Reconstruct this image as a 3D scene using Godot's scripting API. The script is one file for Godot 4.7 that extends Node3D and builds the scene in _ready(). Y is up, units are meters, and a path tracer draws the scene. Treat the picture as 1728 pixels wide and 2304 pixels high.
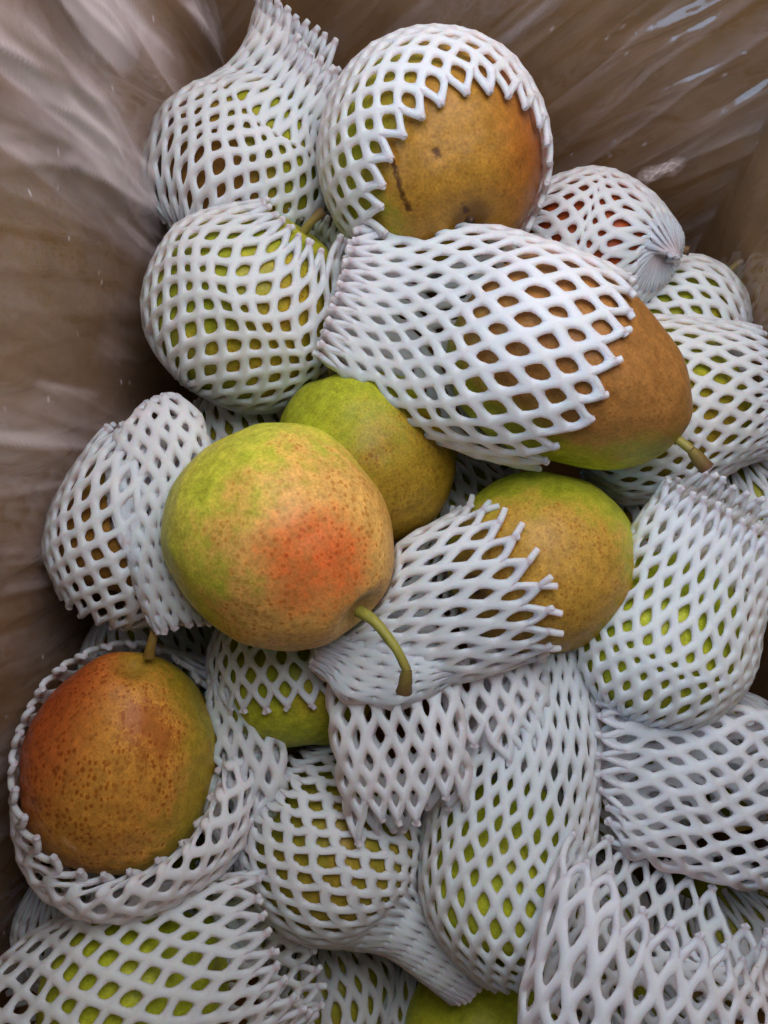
extends Node3D
# A cardboard box of pears in white foam nets, seen from above. Lengths in the tables are centimetres.
# The heap slopes up towards the back of the box: its own axes are x (across), y (up the slope), z (out of the heap).

const CM := 0.01
const SLOPE := 22.0
var heap := Basis(Vector3.RIGHT, deg_to_rad(-SLOPE - 0.0)) * Basis(Vector3.RIGHT, 0.0)
var fruits := {}
var mats := {}
var rng := RandomNumberGenerator.new()
var wob := FastNoiseLite.new()
var fine := FastNoiseLite.new()
var cell := FastNoiseLite.new()
var arc := []          # arc[q][k]: angle at which the share k/64 of an ellipse's outline is reached, flatness q/20


func _ready() -> void:
	var cam := Camera3D.new()
	cam.name = "camera"
	cam.near = 0.01
	cam.far = 20.0
	cam.fov = 67.0
	var lens := CameraAttributesPhysical.new()
	lens.frustum_focal_length = 18.13
	lens.exposure_aperture = 12.0
	lens.frustum_focus_distance = 0.278
	lens.frustum_near = 0.01
	lens.frustum_far = 20.0
	cam.attributes = lens
	add_child(cam)
	heap = Basis(Vector3(1, 0, 0), Vector3(0, sin(deg_to_rad(SLOPE)), -cos(deg_to_rad(SLOPE))), Vector3(0, cos(deg_to_rad(SLOPE)), sin(deg_to_rad(SLOPE))))
	cam.transform = Transform3D(heap, heap * Vector3(0, 0, 0.29))
	cam.current = true

	var e := Environment.new()
	e.background_mode = Environment.BG_COLOR
	e.background_color = Color(0.39, 0.39, 0.44)
	e.background_energy_multiplier = 0.18
	e.tonemap_mode = Environment.TONE_MAPPER_LINEAR
	e.tonemap_exposure = 1.0
	e.sdfgi_enabled = true
	e.ssao_enabled = true
	e.ssil_enabled = true
	var we := WorldEnvironment.new()
	we.name = "environment"
	we.environment = e
	add_child(we)

	lamp("ceiling_light", Vector3(0.07, 0.365, -0.07), Vector3(0.02, 0, -0.01), Vector2(0.27, 0.27), Color(1.0, 0.905, 0.905), 0.16)
	lamp("window_light", Vector3(-0.78, 0.50, 0.10), Vector3(0.12, 0.02, -0.02), Vector2(0.5, 0.55), Color(0.72, 0.85, 1.0), 0.5)

	wob.seed = 11
	wob.frequency = 1.0
	wob.fractal_octaves = 2
	fine.seed = 23
	fine.frequency = 1.0
	fine.fractal_octaves = 3
	cell.seed = 5
	cell.noise_type = FastNoiseLite.TYPE_CELLULAR
	cell.cellular_return_type = FastNoiseLite.RETURN_DISTANCE
	cell.cellular_jitter = 0.9
	cell.fractal_type = FastNoiseLite.FRACTAL_NONE
	cell.frequency = 1.0
	rng.seed = 4
	ellipse_tables()
	make_materials()
	make_box()
	make_liner()
	make_heap()


func lamp(called: String, at: Vector3, to: Vector3, size: Vector2, color: Color, energy: float) -> void:
	var l := AreaLight3D.new()
	l.name = called
	l.area_size = size
	l.area_normalize_energy = true
	l.light_color = color
	l.light_energy = energy
	l.area_range = 5.0
	l.area_attenuation = 2.0
	l.shadow_enabled = true
	add_child(l)
	l.look_at_from_position(at, to, Vector3(0, 0, -1))


# ---------------------------------------------------------------- helpers

func numbered(called: String) -> String:
	if not has_node(called):
		return called
	var k := 1
	while has_node("%s_%03d" % [called, k]):
		k += 1
	return "%s_%03d" % [called, k]


func thing(called: String, label: String, category: String, group := "", at := Transform3D()) -> Node3D:
	var o := Node3D.new()
	o.name = numbered(called)
	add_child(o)
	o.transform = at
	o.set_meta("label", label)
	o.set_meta("category", category)
	if group != "":
		o.set_meta("group", group)
	return o


func part(called: String, mesh: Mesh, mat: Material, parent: Node3D) -> MeshInstance3D:
	var o := MeshInstance3D.new()
	o.name = called
	o.mesh = mesh
	o.material_override = mat
	parent.add_child(o, true)
	return o


func array_mesh(v: PackedVector3Array, n: PackedVector3Array, idx: PackedInt32Array, uv := PackedVector2Array(), col := PackedColorArray()) -> ArrayMesh:
	var a := []
	a.resize(Mesh.ARRAY_MAX)
	a[Mesh.ARRAY_VERTEX] = v
	if n.size():
		a[Mesh.ARRAY_NORMAL] = n
	if uv.size():
		a[Mesh.ARRAY_TEX_UV] = uv
	if col.size():
		a[Mesh.ARRAY_COLOR] = col
	a[Mesh.ARRAY_INDEX] = idx
	var m := ArrayMesh.new()
	m.add_surface_from_arrays(Mesh.PRIMITIVE_TRIANGLES, a)
	return m


func ellipse_tables() -> void:
	for q in 21:
		var f := maxf(q / 20.0, 0.02)
		var run := PackedFloat32Array()
		run.resize(257)
		var total := 0.0
		for k in 256:
			var t := TAU * (k + 0.5) / 256.0
			run[k] = total
			total += sqrt(sin(t) * sin(t) + f * f * cos(t) * cos(t))
		run[256] = total
		var out := PackedFloat32Array()
		out.resize(65)
		var at := 0
		for k in 65:
			var want := total * k / 64.0
			while at < 255 and run[at + 1] < want:
				at += 1
			out[k] = TAU * (at + clampf((want - run[at]) / maxf(run[at + 1] - run[at], 1e-6), 0, 1)) / 256.0
		arc.append(out)


func around(q: float, share: float) -> float:
	var s := fposmod(share, 1.0) * 64.0
	var k := int(s)
	var f := s - k
	var qq := clampf(q, 0.0, 1.0) * 20.0
	var q0 := int(qq)
	var q1 := mini(q0 + 1, 20)
	var a: PackedFloat32Array = arc[q0]
	var b: PackedFloat32Array = arc[q1]
	return lerpf(lerpf(a[k], a[k + 1], f), lerpf(b[k], b[k + 1], f), qq - q0)


# ---------------------------------------------------------------- materials

func make_materials() -> void:
	var foam := StandardMaterial3D.new()
	foam.albedo_color = Color(0.965, 0.955, 0.965)
	foam.roughness = 0.5
	foam.metallic_specular = 0.33
	foam.backlight_enabled = true
	foam.backlight = Color(0.8, 0.8, 0.8)
	foam.subsurf_scatter_enabled = true
	foam.subsurf_scatter_strength = 0.65
	var grain := FastNoiseLite.new()
	grain.seed = 8
	grain.frequency = 0.06
	grain.fractal_octaves = 3
	var gt := NoiseTexture2D.new()
	gt.width = 256
	gt.height = 256
	gt.seamless = true
	gt.noise = grain
	gt.as_normal_map = true
	gt.bump_strength = 5.0
	foam.normal_enabled = true
	foam.normal_texture = gt
	foam.normal_scale = 0.35
	foam.uv1_triplanar = true
	foam.uv1_scale = Vector3.ONE * 60.0
	mats.foam = foam

	var board := StandardMaterial3D.new()
	var bn := FastNoiseLite.new()
	bn.seed = 3
	bn.frequency = 0.012
	bn.fractal_octaves = 5
	var bt := NoiseTexture2D.new()
	bt.width = 512
	bt.height = 512
	bt.seamless = true
	bt.noise = bn
	var ramp := Gradient.new()
	ramp.set_color(0, Color(0.46, 0.37, 0.22))
	ramp.set_color(1, Color(0.56, 0.45, 0.275))
	bt.color_ramp = ramp
	board.albedo_texture = bt
	board.uv1_triplanar = true
	board.uv1_scale = Vector3(5, 5, 5)
	board.roughness = 0.85
	board.metallic_specular = 0.3
	var img := Image.create(128, 8, false, Image.FORMAT_RGB8)
	for x in 128:
		var h := 0.5 + 0.5 * sin(TAU * x / 16.0)
		for y in 8:
			img.set_pixel(x, y, Color(h, h, h))
	img.bump_map_to_normal_map(1.2)
	board.normal_enabled = true
	board.normal_texture = ImageTexture.create_from_image(img)
	board.normal_scale = 0.12
	mats.board = board

	var film := StandardMaterial3D.new()
	film.transparency = BaseMaterial3D.TRANSPARENCY_ALPHA
	film.albedo_color = Color(0.92, 0.94, 0.96, 0.03)
	film.roughness = 0.10
	film.metallic_specular = 0.7
	film.cull_mode = BaseMaterial3D.CULL_DISABLED
	mats.film = film

	var haze := StandardMaterial3D.new()
	haze.transparency = BaseMaterial3D.TRANSPARENCY_ALPHA
	haze.albedo_color = Color(0.80, 0.81, 0.83, 1.0)
	haze.vertex_color_use_as_albedo = true
	haze.roughness = 0.36
	haze.metallic_specular = 0.6
	haze.cull_mode = BaseMaterial3D.CULL_DISABLED
	mats.haze = haze

	var stem := StandardMaterial3D.new()
	stem.vertex_color_use_as_albedo = true
	stem.roughness = 0.55
	mats.stem = stem


# ---------------------------------------------------------------- the box

func slab(a: Vector2, b: Vector2, y0: float, y1: float, thick: float) -> ArrayMesh:
	# an upright sheet of board from a to b (x, z), its thickness away from the inside (to the left of a -> b)
	var d := (b - a).normalized()
	var n := Vector2(d.y, -d.x) * thick
	var st := SurfaceTool.new()
	st.begin(Mesh.PRIMITIVE_TRIANGLES)
	st.set_smooth_group(-1)
	var c := 0.06
	var outline := [a, b, b + n, a + n]
	var lo := []
	var hi := []
	var mid: Vector2 = (a + b + b + n + a + n) / 4.0
	for p in outline:
		lo.append(Vector3(p.x, y0, p.y) * CM)
		hi.append(Vector3(p.x, y1, p.y) * CM)
	for k in 4:
		var j := (k + 1) % 4
		quad(st, lo[k], lo[j], hi[j], hi[k])
	quad(st, hi[0], hi[1], hi[2], hi[3])
	quad(st, lo[3], lo[2], lo[1], lo[0])
	st.generate_normals()
	return st.commit()


func quad(st: SurfaceTool, a: Vector3, b: Vector3, c: Vector3, d: Vector3) -> void:
	for p in [a, c, b, a, d, c]:
		st.set_uv(Vector2(p.x + p.z, p.y))
		st.add_vertex(p)


const BL := Vector2(-7.6, -20.2)
const BR := Vector2(15.6, -15.6)
const FL := Vector2(-17.9, 23.0)
const FR := Vector2(18.0, 24.0)
const DEEP := -15.0
const RIM := 14.5


func make_box() -> void:
	var box := thing("cardboard_box", "open brown cardboard box holding all the pears", "cardboard box")
	part("back_panel", slab(BL, BR, DEEP, RIM, 0.5), mats.board, box)
	part("side_panel", slab(FL, BL, DEEP, RIM, 0.5), mats.board, box)
	part("side_panel", slab(BR, FR, DEEP, RIM, 0.5), mats.board, box)
	part("front_panel", slab(FR, FL, DEEP, RIM, 0.5), mats.board, box)
	var st := SurfaceTool.new()
	st.begin(Mesh.PRIMITIVE_TRIANGLES)
	st.set_smooth_group(-1)
	var y := DEEP - 0.01
	var p := []
	for h in [y, y - 0.5]:
		for c in [BL, BR, FR, FL]:
			p.append(Vector3(c.x, h, c.y) * CM)
	quad(st, p[0], p[1], p[2], p[3])
	quad(st, p[7], p[6], p[5], p[4])
	for k in 4:
		var j := (k + 1) % 4
		quad(st, p[k + 4], p[j + 4], p[j], p[k])
	st.generate_normals()
	part("bottom_panel", st.commit(), mats.board, box)


func crease(x: float, y: float, tilt: float, wide: float, seed_at: float) -> float:
	# long narrow ridges that run down the sheet, leaning by tilt
	var u := (x + y * tilt) / wide
	var v := y * 0.045
	var r := fine.get_noise_3d(u, v, seed_at)
	return pow(1.0 - absf(r) * 1.9, 3.0) if absf(r) < 0.52 else 0.0


func film_sheet(a: Vector2, b: Vector2, y0: float, y1: float, inset: float, tilt: float, seed_at: float, strength: float, milk: Array, step: float, ridges: int, tall: float) -> ArrayMesh:
	# milk: [base opacity, opacity of the streaks, more of it towards a, more of it towards the top]; empty for clear film
	var d := b - a
	var wide := d.length()
	d /= wide
	var n := Vector2(-d.y, d.x)          # into the box
	var nx := int(wide / step)
	var ny := int((y1 - y0) / (step * 1.3))
	var v := PackedVector3Array()
	var col := PackedColorArray()
	var idx := PackedInt32Array()
	# sharp straight creases, each with a start, a lean, a length, a width and a height of its own
	var sharp := PackedFloat32Array()
	sharp.resize((nx + 1) * (ny + 1))
	var veil := PackedFloat32Array()      # where the bag lies double: clear-cut along the fold, thinning out away from it
	veil.resize(sharp.size())
	var r := RandomNumberGenerator.new()
	r.seed = int(seed_at * 7.0) + 1
	for q in ridges:
		var cx := r.randf_range(-2.0, wide + 2.0)
		var cy := r.randf_range(y0, y1 + 2.0)
		var lean := tilt * r.randf_range(0.75, 1.3) + r.randf_range(-0.08, 0.08)
		var half := r.randf_range(1.2, 6.5)
		var w := r.randf_range(0.10, 0.27)
		var slant := sqrt(1.0 + lean * lean)
		w *= slant / 1.25
		half *= 1.4 / slant
		var over := r.randf_range(0.4, 3.2) * (1.0 if r.randf() < 0.6 else -1.0)
		var dense := r.randf_range(0.1, 1.0)
		var high := r.randf_range(0.25, 1.0) * tall * w * 1.25 / slant / 0.25 * (1.0 if r.randf() < 0.7 else -1.0)
		var bend := r.randf_range(-0.02, 0.02)
		for j in ny + 1:
			var y := lerpf(y0, y1, float(j) / ny) - cy
			if absf(y) > half:
				continue
			var mid := cx - y * lean + bend * y * y
			var end := 1.0 - pow(absf(y) / half, 4.0)
			for i in range(maxi(0, int((mid - 3.3) / wide * nx)), mini(nx, int((mid + 3.3) / wide * nx) + 1) + 1):
				var dd := (wide * i / nx - mid) / w
				sharp[j * (nx + 1) + i] += high * end * (exp(-dd * dd) if dd < 0.0 else exp(-dd * dd * 0.3))
				var far := dd * w / over
				if far > 0.0 and far < 1.0:
					veil[j * (nx + 1) + i] += dense * end * (1.0 - far) * minf(far * absf(over) / 0.12, 1.0)
	for j in ny + 1:
		var y := lerpf(y0, y1, float(j) / ny)
		for i in nx + 1:
			var x := wide * i / nx
			var lean := tilt * (0.75 + 0.5 * wob.get_noise_2d(x * 0.06 + seed_at, y * 0.05))
			var h := 0.75 * wob.get_noise_3d(x * 0.14, y * 0.07, seed_at) * strength
			var c1 := crease(x, y, lean, 5.2, seed_at)
			var c2 := crease(x, y, lean * 1.15, 2.0, seed_at + 31.0)
			var c3 := crease(x, y, lean * 0.85, 0.8, seed_at + 57.0)
			h += (0.26 * c1 + 0.12 * c2 + 0.04 * c3) * strength
			var sh := sharp[j * (nx + 1) + i]
			h += sh + 0.02 * fine.get_noise_3d(x * 1.1, y * 1.1, seed_at)
			var q := a + d * x + n * (inset + h)
			v.append(Vector3(q.x, y, q.y) * CM)
			if milk.size():
				var s := 0.5 + 0.5 * wob.get_noise_3d((x + y * lean) * 0.11, y * 0.03, seed_at + 7.0)
				var patch := smoothstep(0.45, 0.75, s + 0.10 * fine.get_noise_2d(x * 0.5, y * 0.5))
				var reach: float = lerpf(1.0, clampf(1.0 - x / wide, 0, 1), milk[2]) * lerpf(1.0, smoothstep(y0, y1, y), milk[3])
				var op: float = milk[0] + milk[1] * reach * (0.45 * patch + 0.45 * c1 * patch + 0.22 * c2 + 0.10 * c3 + milk[4] * clampf(absf(sh), 0.0, 0.25))
				op += milk[5] * reach * veil[j * (nx + 1) + i]
				col.append(Color(1, 1, 1, clampf(op, 0.0, 0.85)))
	if milk.size():
		for q in 90:          # dust and droplets on the bag
			var k := r.randi_range(0, ny) * (nx + 1) + r.randi_range(0, nx)
			col[k].a = r.randf_range(0.35, 0.85)
	for j in ny:
		for i in nx:
			var k := j * (nx + 1) + i
			idx.append_array(PackedInt32Array([k, k + nx + 2, k + 1, k, k + nx + 1, k + nx + 2]))
	var nor := grid_normals(v, nx + 1, ny + 1)
	return array_mesh(v, nor, idx, PackedVector2Array(), col)


func grid_normals(v: PackedVector3Array, w: int, h: int) -> PackedVector3Array:
	var n := PackedVector3Array()
	n.resize(v.size())
	for j in h:
		for i in w:
			var dx := v[j * w + mini(i + 1, w - 1)] - v[j * w + maxi(i - 1, 0)]
			var dy := v[mini(j + 1, h - 1) * w + i] - v[maxi(j - 1, 0) * w + i]
			n[j * w + i] = dx.cross(dy).normalized()
	return n


func make_liner() -> void:
	var bag := thing("plastic_liner", "clear crinkled plastic bag lining the inside of the cardboard box", "plastic bag")
	part("back_sheet", film_sheet(BL + Vector2(0.5, 0), BR - Vector2(0.3, 0), -9.0, RIM + 0.6, 0.75, -1.0, 3.0, 0.30, [], 0.075, 46, 0.62), mats.film, bag)
	part("back_crease", film_sheet(BL + Vector2(0.5, 0), BR - Vector2(0.3, 0), -9.0, RIM, 0.3, -0.9, 19.0, 0.6, [0.0, 0.04, -0.6, 0.5, 1.2, 0.26], 0.11, 60, 0.13), mats.haze, bag)
	part("side_sheet", film_sheet(FL, BL, -12.0, RIM + 0.5, 0.8, 0.45, 41.0, 0.8, [0.01, 0.14, -0.3, 0.8, 1.6, 0.42], 0.11, 120, 0.18), mats.haze, bag)
	part("side_crease", film_sheet(FL, BL, -12.0, RIM + 0.4, 0.4, 0.7, 67.0, 0.4, [], 0.10, 70, 0.34), mats.film, bag)
	part("side_sheet", film_sheet(BR, FR, -12.0, RIM + 0.4, 0.6, 0.4, 83.0, 0.9, [], 0.25, 50, 0.2), mats.film, bag)
	part("front_sheet", film_sheet(FR, FL, -12.0, RIM + 0.4, 0.6, 0.4, 97.0, 0.9, [], 0.3, 50, 0.2), mats.film, bag)
	# a fold of the bag that stands out over the net by the back wall
	var v := PackedVector3Array()
	var col := PackedColorArray()
	var idx := PackedInt32Array()
	var at := Vector3(11.25, 13.88, -2.60)
	for j in 19:
		for i in 25:
			var x := i / 24.0 * 2.0 - 1.0
			var y := j / 18.0 * 2.0 - 1.0
			var p := Vector3(0.95 * x * (1.0 - 0.25 * y * y) + 0.25 * y, 0.42 * y + 0.12 * x + 0.10 * sin(x * 3.0), 0.14 * cos(y * 1.5) + 0.34 * absf(fposmod(x * 0.9 + 1.1 * y + 0.3, 1.0) - 0.5) + 0.10 * fine.get_noise_2d(x * 2.0, y * 2.0))
			v.append(heap * (at + p) * CM)
			col.append(Color(1, 1, 1, clampf(0.42 * (1.02 - x * x) * (1.05 - y * y) + 0.2 * fine.get_noise_2d(x * 3.0, y * 2.0 + x * 5.0), 0.05, 0.7)))
			if i < 24 and j < 18:
				var k := j * 25 + i
				idx.append_array(PackedInt32Array([k, k + 26, k + 1, k, k + 25, k + 26]))
	part("fold", array_mesh(v, grid_normals(v, 25, 19), idx, PackedVector2Array(), col), mats.haze, bag)


# ---------------------------------------------------------------- pears

func tube(pts: Array, radii: Array, sides: int, colors: Array, cap := true) -> ArrayMesh:
	var v := PackedVector3Array()
	var n := PackedVector3Array()
	var c := PackedColorArray()
	var idx := PackedInt32Array()
	var steps := (pts.size() - 1) * 5
	var side := Vector3.ZERO
	for s in steps + 1:
		var f := float(s) / steps * (pts.size() - 1)
		var k := mini(int(f), pts.size() - 2)
		f -= k
		var p := knot(pts, k, f)
		var t := (knot(pts, k, minf(f + 0.05, 1.0)) - knot(pts, k, maxf(f - 0.05, 0.0))).normalized()
		if side == Vector3.ZERO:
			side = t.cross(Vector3(0.3, 0.5, 0.8)).normalized()
		side = (side - t * side.dot(t)).normalized()
		var up := t.cross(side)
		var r: float = lerpf(radii[k], radii[k + 1], f)
		var tint: Color = colors[k].lerp(colors[k + 1], f)
		for q in sides:
			var w := TAU * q / sides
			var o := side * cos(w) + up * sin(w)
			var rr := r * (1.0 + 0.22 * fine.get_noise_3dv(p * 2.0 + o * 2.5))
			v.append((p + o * rr) * CM)
			n.append(o)
			c.append(tint.lerp(tint * 0.6, clampf(fine.get_noise_3dv(p * 6.0 + o * 2.0) + 0.1, 0, 1)))
	for s in steps:
		for q in sides:
			var a := s * sides + q
			var b := s * sides + (q + 1) % sides
			idx.append_array(PackedInt32Array([a, b + sides, b, a, a + sides, b + sides]))
	if cap:
		for last in [0, steps]:
			var p: Vector3 = pts[0] if last == 0 else pts[pts.size() - 1]
			v.append(p * CM)
			n.append((pts[0] - pts[1]).normalized() if last == 0 else (pts[pts.size() - 1] - pts[pts.size() - 2]).normalized())
			c.append(colors[0] if last == 0 else colors[colors.size() - 1] * 0.8)
			for q in sides:
				var a: int = last * sides + q
				var b: int = last * sides + (q + 1) % sides
				idx.append_array(PackedInt32Array([a, b, v.size() - 1] if last == 0 else [a, v.size() - 1, b]))
	return array_mesh(v, n, idx, PackedVector2Array(), c)


func knot(pts: Array, k: int, f: float) -> Vector3:
	var p0: Vector3 = pts[maxi(k - 1, 0)]
	var p1: Vector3 = pts[k]
	var p2: Vector3 = pts[k + 1]
	var p3: Vector3 = pts[mini(k + 2, pts.size() - 1)]
	return p1.cubic_interpolate(p2, p0, p3, f)


func pear_point(o: Dictionary, t: float, f: float) -> Vector3:
	# t from the stem end (0) to the blossom end (PI), f round the axis
	var c := cos(t)
	var x: float = o.R * pow(maxf(sin(t), 0.0), 0.94) * (1.0 - o.taper * c - 0.45 * o.taper * c * absf(c))
	var y: float = o.H * c - o.dimple * exp(-pow(t / 0.20, 2.0)) + 0.35 * exp(-pow((PI - t) / 0.24, 2.0))
	return Vector3(x * cos(f), y, x * sin(f))


func skin(o: Dictionary, width: int, turn: Basis) -> ImageTexture:
	var inv := turn.inverse()
	var bdir: Vector3 = (inv * (o.bdir as Vector3)).normalized()
	var rdir: Vector3 = (inv * (o.rdir as Vector3)).normalized()
	var base: Color = o.base
	var base2: Color = o.base2
	var side: Color = o.side
	var red: Color = o.red
	var spots: float = o.spots
	var height := width / 2
	var data := PackedByteArray()
	data.resize(width * height * 3)
	var at := 0
	var off: float = o.seed
	var marks: Array = []
	for m in o.get("marks", []):
		marks.append([(inv * (m[0] as Vector3)).normalized(), (inv * (m[1] as Vector3)).normalized(), m[2], m[3]])
	for j in height:
		var t := PI * (j + 0.5) / height
		var st := sin(t)
		var y := cos(t)
		for i in width:
			var f := TAU * (i + 0.5) / width
			var d := Vector3(st * cos(f), y, st * sin(f))
			var low := wob.get_noise_3d(d.x * 1.7 + off, d.y * 1.7, d.z * 1.7)
			var mid := fine.get_noise_3d(d.x * 7.0, d.y * 7.0 + off, d.z * 7.0)
			var gr := fine.get_noise_3d(d.x * 33.0, d.y * 33.0, d.z * 33.0 + off)
			var b := smoothstep(o.bcut - o.bsoft, o.bcut + o.bsoft, d.dot(bdir) + 0.30 * low + 0.20 * mid)
			var r := smoothstep(o.rcut - o.rsoft, o.rcut + o.rsoft, d.dot(rdir) + 0.05 * low + 0.05 * mid + 0.02 * gr)
			var c := base.lerp(base2, clampf(0.5 + 1.2 * low + 0.35 * mid, 0, 1))
			c = c.lerp(side, b)
			c = c.lerp(red, r * o.rmax)
			c = c * (1.0 + 0.13 * mid + 0.16 * gr)
			if spots > 0.0:
				var q := cell.get_noise_3d(d.x * o.fine + off + 0.3 * mid, d.y * o.fine, d.z * o.fine) + 1.0      # distance to the nearest lenticel
				var dot := 1.0 - smoothstep(0.22, 0.44, q + 0.12 * mid)
				var ring := 1.0 - smoothstep(0.30, 0.60, q)
				var q2 := cell.get_noise_3d(d.x * o.fine * 2.3, d.y * o.fine * 2.3 + off, d.z * o.fine * 2.3) + 1.0
				dot = maxf(dot, 0.55 * (1.0 - smoothstep(0.12, 0.34, q2 + 0.1 * gr)))
				var s := spots * (0.22 + 0.78 * b) * (0.55 + 0.9 * clampf(low + mid + 0.4, 0, 1))
				c = c.lerp(Color(c.r * 0.80, c.g * 0.66, c.b * 0.50), clampf(dot * s, 0, 1))
				c = c.lerp(Color(c.r * 1.05, c.g * 1.06, c.b * 1.05), clampf(ring * s * 0.5, 0, 1))
			if o.russet > 0.0:
				var ru := absf(fine.get_noise_3d(d.x * 12.0 + off, d.y * 12.0 + 9.0, d.z * 12.0))
				c = c.lerp(Color(0.78, 0.58, 0.30), o.russet * b * (1.0 - smoothstep(0.0, 0.10, ru)) * 0.6)
			if t < 0.30:
				c = c.lerp(Color(0.50, 0.46, 0.16), (1.0 - t / 0.30) * 0.55)
			if t > PI - 0.22:
				c = c.lerp(Color(0.36, 0.27, 0.12), smoothstep(PI - 0.22, PI - 0.06, t + 0.05 * mid) * 0.8)
			for m in marks:
				var p0: Vector3 = m[0]
				var ab: Vector3 = m[1] - p0
				var h := clampf((d - p0).dot(ab) / maxf(ab.length_squared(), 1e-6), 0, 1)
				var w: float = m[2]
				var near := (1.0 - smoothstep(w * 0.3, w * 1.3, (d - p0 - ab * h).length() + 0.7 * w * gr + 0.4 * w * mid)) * clampf(0.95 + 0.7 * gr, 0.0, 1.0)
				var mc: Color = m[3]
				c = c.lerp(mc, near * mc.a)
			data[at] = clampi(int(c.r * 255.0), 0, 255)
			data[at + 1] = clampi(int(c.g * 255.0), 0, 255)
			data[at + 2] = clampi(int(c.b * 255.0), 0, 255)
			at += 3
	return ImageTexture.create_from_image(Image.create_from_data(width, height, false, Image.FORMAT_RGB8, data))


func skin_material(tex: Texture2D) -> StandardMaterial3D:
	var m := StandardMaterial3D.new()
	m.albedo_texture = tex
	m.roughness = 0.46
	m.metallic_specular = 0.36
	m.subsurf_scatter_enabled = true
	m.subsurf_scatter_strength = 0.06
	m.normal_enabled = true
	m.normal_texture = (mats.foam as StandardMaterial3D).normal_texture
	m.normal_scale = 0.10
	m.uv1_scale = Vector3.ONE
	return m


const GREEN := Color(0.60, 0.66, 0.17)
const LIME := Color(0.68, 0.75, 0.24)
const OLIVE := Color(0.62, 0.56, 0.16)
const AMBER := Color(0.78, 0.55, 0.21)
const RED := Color(0.70, 0.26, 0.09)

# what a pear is unless its own entry says otherwise
const PLAIN := {
	"taper": 0.10, "dimple": 0.45, "seed": 0.0, "width": 512, "base": GREEN, "base2": LIME, "side": OLIVE, "red": AMBER, "bdir": Vector3(0, 0, 1), "bcut": 0.9, "bsoft": 0.5,
	"rdir": Vector3(0, 0, 1), "rcut": 2.0, "rsoft": 0.4, "rmax": 0.8, "spots": 0.35, "russet": 0.0, "rings": 40, "fine": 19.0, "stem": [],
}


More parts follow.
